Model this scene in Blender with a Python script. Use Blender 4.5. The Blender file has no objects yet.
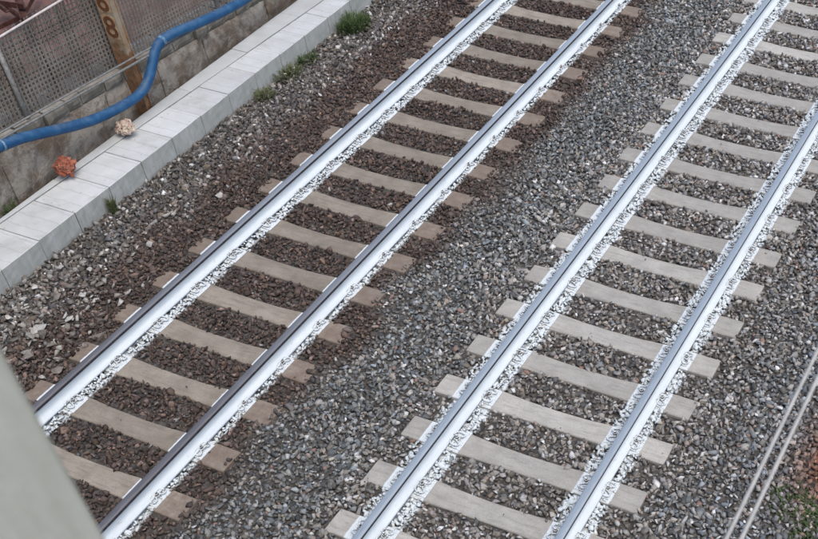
import bpy, bmesh, math, random
import numpy as np
from mathutils import Vector, Matrix, noise as mnoise
random.seed(7); RNG = np.random.default_rng(7)
R = math.radians
scene = bpy.context.scene
COL = scene.collection

# ------------------------------------------------------------------ camera
CAM = np.array([7.17569, 0.0, 7.36915])
YAW, PITCH, ROLL = -0.422828, 0.808595, -0.010192
FPX, PPX, PPY, IW, IH = 1153.065, 409 + 223.988, 269.5 + 154.739, 818.0, 539.0
FWD = np.array([math.sin(YAW)*math.cos(PITCH), math.cos(YAW)*math.cos(PITCH), -math.sin(PITCH)])
_rt = np.array([math.cos(YAW), -math.sin(YAW), 0.0]); _up = np.cross(_rt, FWD)
RGT = _rt*math.cos(ROLL) + _up*math.sin(ROLL)
UPV = -_rt*math.sin(ROLL) + _up*math.cos(ROLL)
cam_data = bpy.data.cameras.new('camera'); cam = bpy.data.objects.new('camera', cam_data); COL.objects.link(cam)
M = Matrix(((RGT[0], UPV[0], -FWD[0], CAM[0]), (RGT[1], UPV[1], -FWD[1], CAM[1]), (RGT[2], UPV[2], -FWD[2], CAM[2]), (0, 0, 0, 1)))
cam.matrix_world = M
cam_data.sensor_fit = 'HORIZONTAL'; cam_data.sensor_width = 36.0
cam_data.lens = FPX/IW*36.0
cam_data.shift_x = -(PPX-IW/2)/IW
cam_data.shift_y = (PPY-IH/2)/IW
cam_data.clip_start = 0.05; cam_data.clip_end = 2000
cam_data.dof.use_dof = True; cam_data.dof.focus_distance = 9.6; cam_data.dof.aperture_fstop = 5.6
scene.camera = cam

# ------------------------------------------------------------------ sky, sun, exposure
SUN_EL, SUN_AZ = R(66), R(118)          # azimuth measured clockwise from +Y
world = bpy.data.worlds.new('World'); scene.world = world; world.use_nodes = True
wn = world.node_tree; bg = wn.nodes['Background']
sky = wn.nodes.new('ShaderNodeTexSky'); sky.sky_type = 'NISHITA'; sky.sun_disc = False
sky.sun_elevation = SUN_EL; sky.sun_rotation = SUN_AZ
sky.dust_density = 2.5; sky.air_density = 1.0; sky.ozone_density = 0.4
wn.links.new(sky.outputs[0], bg.inputs[0]); bg.inputs[1].default_value = 0.12
sd = bpy.data.lights.new('sun', 'SUN'); sd.energy = 1.0; sd.angle = R(40); sd.color = (1.0, 0.965, 0.85)
sun = bpy.data.objects.new('sun', sd); COL.objects.link(sun)
_sv = Vector((math.sin(SUN_AZ)*math.cos(SUN_EL), math.cos(SUN_AZ)*math.cos(SUN_EL), math.sin(SUN_EL)))
sun.rotation_euler = _sv.to_track_quat('Z', 'Y').to_euler(); sun.location = (12, -6, 20)
scene.view_settings.view_transform = 'Standard'; scene.view_settings.look = 'None'
scene.view_settings.gamma = 1; scene.view_settings.exposure = 0.84

# ------------------------------------------------------------------ projection helpers (numpy only)
def ray(u, v):
    d = FWD + RGT*(u-PPX)/FPX - UPV*(v-PPY)/FPX
    return d/np.linalg.norm(d)
def on_x(u, v, x):
    d = ray(u, v); return CAM + d*(x-CAM[0])/d[0]
def on_z(u, v, z):
    d = ray(u, v); return CAM + d*(z-CAM[2])/d[2]
def project(P):
    d = P - CAM; w = d@FWD
    return PPX + FPX*(d@RGT)/w, PPY - FPX*(d@UPV)/w, w

# ------------------------------------------------------------------ object helpers
def mesh_obj(name, verts, faces, mat, parent=None, smooth=False, midx=None):
    me = bpy.data.meshes.new(name); me.from_pydata([tuple(v) for v in verts], [], faces)
    for m in (mat if isinstance(mat, (list, tuple)) else [mat]): me.materials.append(m)
    if midx: me.polygons.foreach_set('material_index', midx)
    if smooth: me.polygons.foreach_set('use_smooth', [True]*len(me.polygons))
    me.update()
    return link(name, me, parent)
def link(name, me, parent=None):
    o = bpy.data.objects.new(name, me); COL.objects.link(o)
    if parent: o.parent = parent
    return o
def bm_obj(name, bm, mat, parent=None, smooth=False):
    me = bpy.data.meshes.new(name); bm.to_mesh(me); bm.free()
    for m in (mat if isinstance(mat, (list, tuple)) else [mat]): me.materials.append(m)
    if smooth: me.polygons.foreach_set('use_smooth', [True]*len(me.polygons))
    return link(name, me, parent)
def empty(name, loc, label, cat, group=None):
    o = bpy.data.objects.new(name, None); COL.objects.link(o); o.location = loc
    o.empty_display_size = 0.2
    return tag(o, label, cat, group)
def tag(o, label, cat, group=None):
    o['label'] = label; o['category'] = cat
    if group: o['group'] = group
    return o
def add_box(bm, c, s, rot=None, bevel=0.0, seg=1):
    r = bmesh.ops.create_cube(bm, size=1.0)
    vs = r['verts']
    bmesh.ops.scale(bm, vec=s, verts=vs)
    if rot is not None: bmesh.ops.rotate(bm, cent=(0, 0, 0), matrix=rot, verts=vs)
    bmesh.ops.translate(bm, vec=c, verts=vs)
    if bevel:
        es = list({e for v in vs for e in v.link_edges})
        bmesh.ops.bevel(bm, geom=es, offset=bevel, segments=seg, affect='EDGES', profile=0.6)
def tube_data(pts, rad, n=8, rads=None):
    pts = [Vector(p) for p in pts]; V = []; F = []
    t = (pts[1]-pts[0]).normalized()
    a = t.orthogonal().normalized()
    for i, p in enumerate(pts):
        if i == 0: t = (pts[1]-pts[0])
        elif i == len(pts)-1: t = (pts[-1]-pts[-2])
        else: t = (pts[i+1]-pts[i-1])
        t.normalize(); a = (a - t*a.dot(t)).normalized(); b = t.cross(a)
        r = rads[i] if rads else rad
        for k in range(n):
            an = 2*math.pi*k/n
            V.append(p + a*math.cos(an)*r + b*math.sin(an)*r)
    for i in range(len(pts)-1):
        for k in range(n):
            k2 = (k+1) % n
            F.append((i*n+k, i*n+k2, (i+1)*n+k2, (i+1)*n+k))
    F.append(tuple(range(n))[::-1]); F.append(tuple((len(pts)-1)*n+k for k in range(n)))
    return V, F
def join_data(*parts):
    V = []; F = []
    for v, f in parts:
        o = len(V); V += list(v); F += [tuple(i+o for i in q) for q in f]
    return V, F
def smooth_path(pts, n):
    pts = [np.array(p, float) for p in pts]; P = [2*pts[0]-pts[1]] + pts + [2*pts[-1]-pts[-2]]; out = []
    for i in range(1, len(P)-2):
        for k in range(n):
            t = k/n; p0, p1, p2, p3 = P[i-1:i+3]
            out.append(0.5*((2*p1)+(-p0+p2)*t+(2*p0-5*p1+4*p2-p3)*t*t+(-p0+3*p1-3*p2+p3)*t**3))
    out.append(pts[-1]); return out

# ------------------------------------------------------------------ materials
class NB:
    def __init__(s, name):
        s.m = bpy.data.materials.new(name); s.m.use_nodes = True; s.t = s.m.node_tree
        s.b = s.t.nodes['Principled BSDF']; s.geo = s.t.nodes.new('ShaderNodeNewGeometry'); s.tc = s.t.nodes.new('ShaderNodeTexCoord')
        s.info = s.t.nodes.new('ShaderNodeObjectInfo')
    def n(s, typ, **kw):
        nd = s.t.nodes.new(typ)
        for k, v in kw.items(): setattr(nd, k, v)
        return nd
    def l(s, a, b): s.t.links.new(a, b)
    def set(s, sock, v):
        if hasattr(v, 'default_value') or hasattr(v, 'links'): s.l(v, sock)
        else: sock.default_value = v
    @property
    def pos(s): return s.geo.outputs['Position']
    @property
    def obj(s): return s.tc.outputs['Object']
    def noise(s, vec, scale, detail=3, rough=0.55, out=0, scl3=None, dist=0.0):
        if scl3 is not None:
            mp = s.n('ShaderNodeMapping'); mp.inputs['Scale'].default_value = scl3; s.l(vec, mp.inputs['Vector']); vec = mp.outputs[0]
        nd = s.n('ShaderNodeTexNoise'); s.l(vec, nd.inputs['Vector'])
        nd.inputs['Scale'].default_value = scale; nd.inputs['Detail'].default_value = detail; nd.inputs['Roughness'].default_value = rough
        nd.inputs['Distortion'].default_value = dist
        return nd.outputs[out]
    def ramp(s, fac, stops, interp='LINEAR'):
        r = s.n('ShaderNodeValToRGB'); cr = r.color_ramp; cr.interpolation = interp
        while len(cr.elements) < len(stops): cr.elements.new(1.0)
        for e, (p, c) in zip(cr.elements, stops):
            e.position = p; e.color = (c, c, c, 1) if not isinstance(c, tuple) else (c[0], c[1], c[2], 1)
        s.l(fac, r.inputs[0]); return r.outputs[0]
    def mix(s, fac, a, b, mode='MIX'):
        m = s.n('ShaderNodeMix', data_type='RGBA', blend_type=mode)
        s.set(m.inputs[0], fac)
        for sk, v in ((m.inputs[6], a), (m.inputs[7], b)):
            if isinstance(v, tuple): sk.default_value = (v[0], v[1], v[2], 1)
            else: s.l(v, sk)
        return m.outputs[2]
    def math(s, op, a, b=None, clamp=False):
        m = s.n('ShaderNodeMath', operation=op, use_clamp=clamp); s.set(m.inputs[0], a)
        if b is not None: s.set(m.inputs[1], b)
        return m.outputs[0]
    def sep(s, vec):
        x = s.n('ShaderNodeSeparateXYZ'); s.l(vec, x.inputs[0]); return x.outputs
    def color(s, c):
        if isinstance(c, tuple): s.b.inputs['Base Color'].default_value = (c[0], c[1], c[2], 1)
        else: s.l(c, s.b.inputs['Base Color'])
    def rough(s, v, spec=0.4, metal=None):
        s.set(s.b.inputs['Roughness'], v); s.b.inputs['Specular IOR Level'].default_value = spec
        if metal is not None: s.set(s.b.inputs['Metallic'], metal)
    def bump(s, h, strength=0.5, dist=0.01):
        b = s.n('ShaderNodeBump'); b.inputs['Strength'].default_value = strength; b.inputs['Distance'].default_value = dist
        s.l(h, b.inputs['Height']); s.l(b.outputs[0], s.b.inputs['Normal'])

PAINT = (0.645, 0.69, 0.715)
TRACK2 = 3.4958; GH = 0.7535
X1, X2, X3, X4 = -GH, GH, TRACK2-GH, TRACK2+GH
def band_mask(nb, bands, jitter=0.012, soft=0.006, jscale=22.0):
    """paint sprayed along the rails: a mask over world x"""
    x = nb.sep(nb.pos)[0]
    if jitter:
        nz = nb.noise(nb.pos, jscale, 2)
        x = nb.math('ADD', x, nb.math('MULTIPLY', nb.math('SUBTRACT', nz, 0.5), jitter*4))
    out = None
    for a, b in bands:
        m = nb.math('MULTIPLY', nb.math('DIVIDE', nb.math('SUBTRACT', x, a-soft), 2*soft, True), nb.math('DIVIDE', nb.math('SUBTRACT', b+soft, x), 2*soft, True))
        out = m if out is None else nb.math('MAXIMUM', out, m)
    return out

def speck_mask(nb):
    # next to the rail foot the spray missed many small spots
    sp = nb.noise(nb.pos, 62, 2, 0.5)
    holes = nb.ramp(sp, [(0.585, 1.0), (0.62, 0.0)])
    zone = band_mask(nb, [(-0.69, -0.605), (0.815, 0.865), (2.59, 2.68), (2.80, 2.895), (4.10, 4.19), (4.31, 4.375)], 0.006, 0.01, 20)
    return nb.math('SUBTRACT', 1.0, nb.math('MULTIPLY', zone, nb.math('SUBTRACT', 1.0, holes)))
def m_sleeper(name, base, dark):
    nb = NB(name)
    n1 = nb.noise(nb.pos, 5.0, 4, 0.6); n2 = nb.noise(nb.pos, 60.0, 3, 0.7)
    c = nb.mix(nb.ramp(n1, [(0.33, 0.0), (0.68, 1.0)]), dark, base)
    tone = nb.ramp(nb.info.outputs['Random'], [(0, 0.80), (1, 1.08)])
    c = nb.mix(1.0, c, tone, 'MULTIPLY')
    c = nb.mix(nb.ramp(n2, [(0.45, 0.0), (0.75, 0.35)]), c, tuple(v*0.45 for v in dark))
    pits = nb.n('ShaderNodeTexVoronoi'); pits.inputs['Scale'].default_value = 75; nb.l(nb.pos, pits.inputs['Vector'])
    c = nb.mix(nb.ramp(pits.outputs['Distance'], [(0.08, 0.5), (0.2, 0.0)]), c, tuple(v*0.3 for v in dark))
    streak = nb.noise(nb.pos, 9.0, 4, 0.65, scl3=(0.5, 3.0, 1))
    c = nb.mix(nb.ramp(streak, [(0.48, 0.0), (0.72, 0.6)]), c, tuple(v*0.6 for v in dark))
    if 'brown' in name:      # rust-coloured dust lies thicker on the sleeper ends
        ex = nb.ramp(nb.math('ABSOLUTE', nb.sep(nb.pos)[0]), [(0.84, 0.0), (0.95, 1.0)])
        c = nb.mix(nb.math('MULTIPLY', ex, nb.ramp(nb.noise(nb.pos, 11, 4, 0.7), [(0.35, 0.2), (0.65, 0.85)])), c, (0.175, 0.125, 0.10))
    mask = band_mask(nb, [(-1.0, -0.58), (0.545, 0.872), (2.53, 2.93), (4.055, 4.40)], 0.0035, 0.004, 30)
    nz = nb.noise(nb.pos, 45, 4, 0.7)
    wear = nb.ramp(nz, [(0.28, 0.55), (0.42, 1.0)])
    up = nb.ramp(nb.sep(nb.geo.outputs['Normal'])[2], [(0.1, 0.35), (0.6, 1.0)])
    mk = nb.math('MULTIPLY', nb.math('MULTIPLY', nb.math('MULTIPLY', mask, wear), up), speck_mask(nb))
    c = nb.mix(mk, c, PAINT)
    nb.color(c); nb.rough(0.9, 0.25)
    nb.bump(nb.noise(nb.pos, 140, 3, 0.7), 0.35, 0.004)
    return nb.m
M_SLEEPER_BROWN = m_sleeper('brown_dusted_concrete', (0.345, 0.30, 0.25), (0.25, 0.213, 0.175))
M_SLEEPER_GREY = m_sleeper('grey_concrete', (0.46, 0.44, 0.40), (0.365, 0.345, 0.315))

def m_ballast():
    nb = NB('ballast_stone')
    at = nb.n('ShaderNodeAttribute'); at.attribute_name = 'stone'
    n = nb.noise(nb.pos, 160, 2, 0.6)
    c = nb.mix(1.0, at.outputs['Color'], nb.ramp(n, [(0.25, 0.72), (0.75, 1.25)]), 'MULTIPLY')
    mask = band_mask(nb, [(-0.83, -0.565), (0.59, 0.89), (2.525, 2.945), (4.045, 4.42)], 0.010, 0.014, 26)
    nrm = nb.sep(nb.geo.outputs['Normal'])
    side = nb.math('ADD', nrm[2], nb.math('MULTIPLY', nb.math('SUBTRACT', nb.noise(nb.pos, 30, 3), 0.5), 1.3))
    up = nb.ramp(side, [(-0.55, 0.0), (-0.25, 1.0)])
    z = nb.sep(nb.pos)[2]
    deep = nb.ramp(nb.math('MULTIPLY', nb.math('ADD', z, 0.30), 10.0), [(0.45, 0.0), (0.78, 1.0)])   # spray does not reach down between the stones
    mk = nb.math('MULTIPLY', nb.math('MULTIPLY', mask, up), deep)
    c = nb.mix(mk, c, PAINT)
    nb.color(c); nb.rough(0.88, 0.3)
    nb.bump(nb.noise(nb.pos, 220, 2, 0.6), 0.3, 0.003)
    return nb.m
M_BALLAST = m_ballast()

def m_bed():
    nb = NB('ballast_dust')
    v = nb.n('ShaderNodeTexVoronoi'); v.inputs['Scale'].default_value = 26; nb.l(nb.pos, v.inputs['Vector'])
    g = nb.n('ShaderNodeRGBToBW'); nb.l(v.outputs['Color'], g.inputs[0])
    c = nb.mix(g.outputs[0], (0.04, 0.036, 0.033), (0.13, 0.118, 0.108))
    c = nb.mix(nb.math('MULTIPLY', band_mask(nb, [(-0.83, -0.60), (0.62, 0.86), (2.56, 2.91), (4.08, 4.38)], 0.012, 0.02), nb.ramp(g.outputs[0], [(0.25, 0.0), (0.4, 1.0)])), c, PAINT)
    nb.color(c); nb.rough(0.95, 0.2); nb.bump(v.outputs['Distance'], 0.9, 0.03)
    return nb.m
M_BED = m_bed()

def m_rail_steel(name, top, stain, rough, over=False):
    nb = NB(name)
    n = nb.noise(nb.pos, 6, 3, 0.6, scl3=(30, 1.0, 30)); n2 = nb.noise(nb.pos, 90, 3)
    c = nb.mix(nb.ramp(n, [(0.35, 0.0), (0.7, 1.0)]), top, stain)
    if over:      # head colour turns paler and bluer towards the far end
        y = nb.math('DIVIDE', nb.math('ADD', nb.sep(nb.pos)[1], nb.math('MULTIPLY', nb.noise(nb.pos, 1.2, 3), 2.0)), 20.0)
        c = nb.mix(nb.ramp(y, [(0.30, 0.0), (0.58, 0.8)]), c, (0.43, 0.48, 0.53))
    nb.color(c); nb.rough(nb.ramp(n2, [(0.3, rough-0.06), (0.7, rough+0.08)]), 0.5, 0.45)
    return nb.m
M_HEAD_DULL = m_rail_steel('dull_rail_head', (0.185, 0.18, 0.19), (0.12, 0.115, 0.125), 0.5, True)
M_HEAD_BRIGHT = m_rail_steel('bright_rail_head', (0.42, 0.47, 0.51), (0.33, 0.37, 0.41), 0.45)
def m_side():
    nb = NB('head_side_rust')
    c = nb.mix(nb.ramp(nb.noise(nb.pos, 40, 4), [(0.35, 0.0), (0.65, 1.0)]), (0.030, 0.026, 0.032), (0.075, 0.065, 0.075))
    nb.color(c); nb.rough(0.7, 0.4, 0.3); return nb.m
M_HEAD_SIDE = m_side()
def m_paint():
    nb = NB('white_rail_paint')
    n = nb.noise(nb.pos, 3.0, 5, 0.65, scl3=(6, 1, 6)); n2 = nb.noise(nb.pos, 55, 4, 0.7)
    c = nb.mix(nb.ramp(n, [(0.3, 0.0), (0.7, 1.0)]), (0.56, 0.605, 0.645), PAINT)
    c = nb.mix(nb.ramp(n2, [(0.62, 0.0), (0.78, 0.45)]), c, (0.42, 0.40, 0.38))
    c = nb.mix(nb.ramp(nb.noise(nb.pos, 7, 5, 0.75, scl3=(3, 1, 2)), [(0.60, 0.0), (0.72, 0.5)]), c, (0.36, 0.34, 0.33))
    z = nb.sep(nb.pos)[2]
    dust = nb.ramp(nb.math('MULTIPLY', nb.math('ADD', z, nb.math('MULTIPLY', nb.noise(nb.pos, 18, 3), 0.02)), -5.0), [(0.74, 0.0), (0.83, 0.35)])
    c = nb.mix(dust, c, (0.50, 0.48, 0.47))
    nb.color(c); nb.rough(0.55, 0.4); return nb.m
M_PAINT = m_paint()
def m_clip():
    nb = NB('rail_fastening')
    c = nb.mix(nb.ramp(nb.noise(nb.pos, 35, 3), [(0.4, 0.0), (0.6, 1.0)]), (0.05, 0.045, 0.045), (0.12, 0.08, 0.06))
    up = nb.ramp(nb.sep(nb.geo.outputs['Normal'])[2], [(0.05, 0.1), (0.4, 1.0)])
    wear = nb.ramp(nb.noise(nb.pos, 60, 3), [(0.3, 0.4), (0.45, 1.0)])
    c = nb.mix(nb.math('MULTIPLY', nb.math('MULTIPLY', up, wear), speck_mask(nb)), c, PAINT)
    nb.color(c); nb.rough(0.6, 0.4); return nb.m
M_CLIP = m_clip()

def m_concrete(name, light, dark, lines=None, seed=0.0, rough=0.85, mottling=4.0, top_paint=None):
    nb = NB(name)
    p = nb.pos
    n1 = nb.noise(p, mottling, 5, 0.62); n2 = nb.noise(p, 70, 4, 0.7)
    c = nb.mix(nb.ramp(n1, [(0.32, 0.0), (0.7, 1.0)]), dark, light)
    c = nb.mix(nb.ramp(n2, [(0.55, 0.0), (0.8, 0.3)]), c, tuple(v*0.55 for v in dark))
    tone = nb.ramp(nb.info.outputs['Random'], [(0, 0.90), (1, 1.05)])
    c = nb.mix(1.0, c, tone, 'MULTIPLY')
    h = n2
    if lines:
        y = nb.sep(p)[1]
        w = nb.math('ADD', nb.math('MULTIPLY', y, lines), nb.math('MULTIPLY', nb.noise(p, 6, 2), 0.35))
        fr = nb.math('FRACT', w)
        g = nb.ramp(fr, [(0.0, 0.35), (0.05, 0.0), (0.9, 0.0), (1.0, 0.35)])
        up = nb.ramp(nb.sep(nb.geo.outputs['Normal'])[2], [(0.5, 0.0), (0.9, 1.0)])
        c = nb.mix(nb.math('MULTIPLY', g, up), c, tuple(v*0.6 for v in dark))
    if lines:
        vo = nb.n('ShaderNodeTexVoronoi'); vo.inputs['Scale'].default_value = 9; nb.l(p, vo.inputs['Vector'])
        c = nb.mix(nb.ramp(vo.outputs['Distance'], [(0.05, 0.6), (0.11, 0.0)]), c, (0.16, 0.15, 0.13))
        blot = nb.noise(p, 2.1, 6, 0.7, dist=0.6)
        c = nb.mix(nb.ramp(blot, [(0.54, 0.0), (0.66, 0.35)]), c, (0.30, 0.30, 0.27))
    # grime on the vertical faces
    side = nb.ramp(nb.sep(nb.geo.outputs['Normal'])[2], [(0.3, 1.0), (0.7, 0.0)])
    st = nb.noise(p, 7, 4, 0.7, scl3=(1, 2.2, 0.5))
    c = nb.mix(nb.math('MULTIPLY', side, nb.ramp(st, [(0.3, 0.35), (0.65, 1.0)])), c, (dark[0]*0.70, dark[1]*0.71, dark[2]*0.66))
    nb.color(c); nb.rough(rough, 0.3)
    nb.bump(h, 0.25, 0.004)
    return nb.m
M_TROUGH = m_concrete('trough_concrete', (0.56, 0.575, 0.585), (0.47, 0.48, 0.48), lines=5.66)
M_RIM = m_concrete('rim_concrete', (0.50, 0.52, 0.53), (0.42, 0.43, 0.43))

def m_wall():
    nb = NB('stained_wall_plaster'); p = nb.pos
    n1 = nb.noise(p, 2.6, 6, 0.68, dist=0.4); n2 = nb.noise(p, 9, 5, 0.7, dist=0.5); n3 = nb.noise(p, 55, 4, 0.75)
    c = nb.mix(nb.ramp(n1, [(0.42, 0.0), (0.56, 1.0)]), (0.25, 0.19, 0.14), (0.48, 0.43, 0.37))
    c = nb.mix(nb.ramp(n2, [(0.52, 0.0), (0.68, 0.7)]), c, (0.215, 0.145, 0.12))
    c = nb.mix(nb.ramp(nb.noise(p, 6.5, 5, 0.7), [(0.56, 0.0), (0.70, 0.85)]), c, (0.14, 0.12, 0.10))
    c = nb.mix(nb.ramp(n3, [(0.5, 0.0), (0.75, 0.55)]), c, (0.42, 0.39, 0.35))
    v = nb.n('ShaderNodeTexVoronoi', feature='DISTANCE_TO_EDGE'); v.inputs['Scale'].default_value = 2.3; nb.l(p, v.inputs['Vector'])
    c = nb.mix(nb.ramp(v.outputs['Distance'], [(0.0, 0.35), (0.008, 0.0)]), c, (0.09, 0.075, 0.065))
    nb.color(c); nb.rough(0.93, 0.2)
    nb.bump(nb.mix(0.5, n2, n3), 1.0, 0.05); return nb.m
M_WALL = m_wall()
M_COPING = m_concrete('old_coping_stone', (0.33, 0.31, 0.285), (0.19, 0.175, 0.155), mottling=8)

def m_dirt(name, a, b, red=None):
    nb = NB(name); p = nb.pos
    n1 = nb.noise(p, 3.0, 6, 0.7); n2 = nb.noise(p, 40, 4, 0.75)
    c = nb.mix(nb.ramp(n1, [(0.35, 0.0), (0.65, 1.0)]), a, b)
    if red: c = nb.mix(nb.ramp(nb.noise(p, 0.9, 3), [(0.42, 0.0), (0.56, 0.9)]), c, red)
    c = nb.mix(nb.ramp(n2, [(0.55, 0.0), (0.75, 0.6)]), c, tuple(v*1.9 for v in b))
    nb.color(c); nb.rough(0.95, 0.2); nb.bump(n2, 0.9, 0.03); return nb.m
M_DIRT = m_dirt('dark_dirt', (0.05, 0.04, 0.03), (0.10, 0.08, 0.065))
M_UPPER = m_dirt('reddish_brown_ground', (0.12, 0.08, 0.065), (0.19, 0.13, 0.105), (0.24, 0.12, 0.11))

def m_plain(name, a, b, scale=20, rough=0.6, metal=0.0, lo=0.4, hi=0.62, bump=0.0):
    nb = NB(name)
    nz = nb.noise(nb.pos, scale, 4, 0.65)
    nb.color(nb.mix(nb.ramp(nz, [(lo, 0.0), (hi, 1.0)]), a, b)); nb.rough(rough, 0.4, metal)
    if bump: nb.bump(nz, bump, 0.005)
    return nb.m
M_HOSE = m_plain('blue_hose', (0.007, 0.062, 0.165), (0.014, 0.095, 0.22), 9, 0.5)
def m_hose():
    nb = NB('dusty_blue_hose'); n = nb.noise(nb.pos, 9, 4, 0.6); d = nb.noise(nb.pos, 4.5, 6, 0.72)
    c = nb.mix(nb.ramp(n, [(0.4, 0.0), (0.62, 1.0)]), (0.007, 0.062, 0.165), (0.014, 0.095, 0.22))
    up = nb.ramp(nb.sep(nb.geo.outputs['Normal'])[2], [(0.1, 0.0), (0.9, 1.0)])
    c = nb.mix(nb.math('MULTIPLY', up, nb.ramp(d, [(0.45, 0.05), (0.65, 0.40)])), c, (0.20, 0.20, 0.19))
    sc = nb.noise(nb.pos, 60, 3, 0.7); c = nb.mix(nb.ramp(sc, [(0.66, 0.0), (0.72, 0.5)]), c, (0.10, 0.20, 0.30))
    nb.color(c); nb.rough(0.55, 0.4); return nb.m
M_HOSE = m_hose()
M_TAPE = m_plain('pale_joint_tape', (0.05, 0.14, 0.26), (0.20, 0.30, 0.40), 30, 0.6)
M_GALV = m_plain('dull_galvanised_steel', (0.17, 0.17, 0.165), (0.26, 0.26, 0.25), 25, 0.6, 0.3)
M_MESH = m_plain('weathered_fence_wire', (0.16, 0.14, 0.12), (0.25, 0.23, 0.20), 3, 0.7, 0.2)
M_WIREW = m_plain('pale_tension_wire', (0.50, 0.44, 0.42), (0.62, 0.56, 0.54), 12, 0.6)
M_RUST = m_plain('dark_rusty_steel', (0.045, 0.018, 0.014), (0.10, 0.04, 0.03), 12, 0.85)
M_POST = None
def m_post():
    nb = NB('rusty_painted_post'); p = nb.pos
    n1 = nb.noise(p, 5, 5, 0.7); n2 = nb.noise(p, 22, 4, 0.7)
    z = nb.sep(p)[2]
    low = nb.ramp(nb.math('ADD', z, nb.math('MULTIPLY', nb.math('SUBTRACT', n1, 0.5), 0.7)), [(0.72, 1.0), (0.84, 0.0)])
    c = nb.mix(nb.ramp(n1, [(0.35, 0.0), (0.65, 1.0)]), (0.29, 0.19, 0.105), (0.34, 0.285, 0.225))
    c = nb.mix(low, c, nb.mix(nb.ramp(n2, [(0.35, 0.0), (0.65, 1.0)]), (0.13, 0.08, 0.05), (0.29, 0.15, 0.075)))
    nb.color(c); nb.rough(0.85, 0.3, 0.0); nb.bump(n2, 0.5, 0.006); return nb.m
M_POST = m_post()
M_PLATE = m_plain('peeling_tan_paint', (0.32, 0.18, 0.09), (0.52, 0.36, 0.22), 13, 0.7, bump=0.4, lo=0.3, hi=0.62)
M_DIGIT = m_plain('brown_number_paint', (0.10, 0.035, 0.015), (0.19, 0.08, 0.035), 30, 0.7, lo=0.3, hi=0.7)
M_WIRE = m_plain('worn_contact_wire', (0.42, 0.40, 0.37), (0.50, 0.48, 0.45), 20, 0.5, 0.2)
M_PILLAR = m_concrete('pale_green_grey_concrete', (0.52, 0.515, 0.475), (0.46, 0.455, 0.42), mottling=2.2)
def m_leaf(name, a, b):
    nb = NB(name)
    at = nb.n('ShaderNodeAttribute'); at.attribute_name = 'tint'
    nb.color(nb.mix(at.outputs['Fac'], a, b)); nb.rough(0.6, 0.3)
    nb.b.inputs['Subsurface Weight'].default_value = 0.0
    return nb.m
M_LEAF = m_leaf('weed_leaf', (0.027, 0.048, 0.015), (0.085, 0.125, 0.04))
M_LEAF2 = m_leaf('dry_weed_leaf', (0.05, 0.07, 0.025), (0.13, 0.14, 0.06))

# ------------------------------------------------------------------ ground and track bed
GZ = -0.27
g = mesh_obj('ground', [(-3.34, -150, GZ-0.03), (160, -150, GZ-0.03), (160, 220, GZ-0.03), (-3.34, 220, GZ-0.03)], [(0, 1, 2, 3)], M_DIRT); g['kind'] = 'structure'
def bed_h(x, y):
    """level of the ballast surface"""
    x = np.asarray(x, float)
    return np.interp(x, [-3.3, -2.5, -1.6, -1.2, 0.75, 1.2, 1.75, 2.3, 4.7, 5.4, 6.3, 8.5],
                     [-0.27, -0.235, -0.205, -0.183, -0.181, -0.185, -0.215, -0.185, -0.183, -0.200, -0.235, -0.24])
xs = np.arange(-2.9, 12.01, 0.1); ys = np.arange(-12, 46.01, 0.5)
V = []; F = []
bxs = [x for x in (-2.9, -2.5, -1.6, -1.2, 1.2, 1.75, 2.3, 4.7, 5.4, 6.3, 8.5, 12.0)]
for y in (-12, 46):
    for x in bxs: V.append((x, y, float(bed_h(x, y))-0.035))
nx = len(bxs)
for i in range(nx-1): F.append((i, i+1, nx+i+1, nx+i))
b = mesh_obj('track_bed', V, F, M_BED); b['kind'] = 'structure'

# ------------------------------------------------------------------ rails
def rail_profile():
    # half profile of a flat-bottomed rail, z = 0 at the running surface
    h = [(0.0, 0.0), (0.016, -0.0006), (0.026, -0.0025), (0.032, -0.006), (0.0355, -0.012), (0.036, -0.034), (0.0345, -0.040),
         (0.020, -0.047), (0.011, -0.056), (0.0085, -0.080), (0.0095, -0.115), (0.015, -0.131), (0.030, -0.141), (0.055, -0.148), (0.074, -0.153), (0.075, -0.160), (0.075, -0.172)]
    return h
def make_rail(x, head_mat, parent, px):
    h = rail_profile(); n = len(h)
    prof = h + [(-a, b) for a, b in h[::-1][:-1]]
    m = len(prof); ys = np.arange(-10, 40.1, 2.5); V = []; F = []; MI = []
    for y in ys:
        for a, b in prof: V.append((a, y, b))
    def mat_of(i):
        j = i if i < n-1 else m-1-i
        return 0 if j <= 3 else (1 if j in (4, 5) else 2)
    for k in range(len(ys)-1):
        for i in range(m):
            i2 = (i+1) % m
            F.append((k*m+i2, k*m+i, (k+1)*m+i, (k+1)*m+i2)); MI.append(mat_of(i))
    o = mesh_obj('rail', V, F, [head_mat, M_HEAD_SIDE, M_PAINT], parent, midx=MI)
    for p, q in zip(o.data.polygons, MI): p.use_smooth = (q != 1)
    o.location = (px, 0, 0)
    return o
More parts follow.
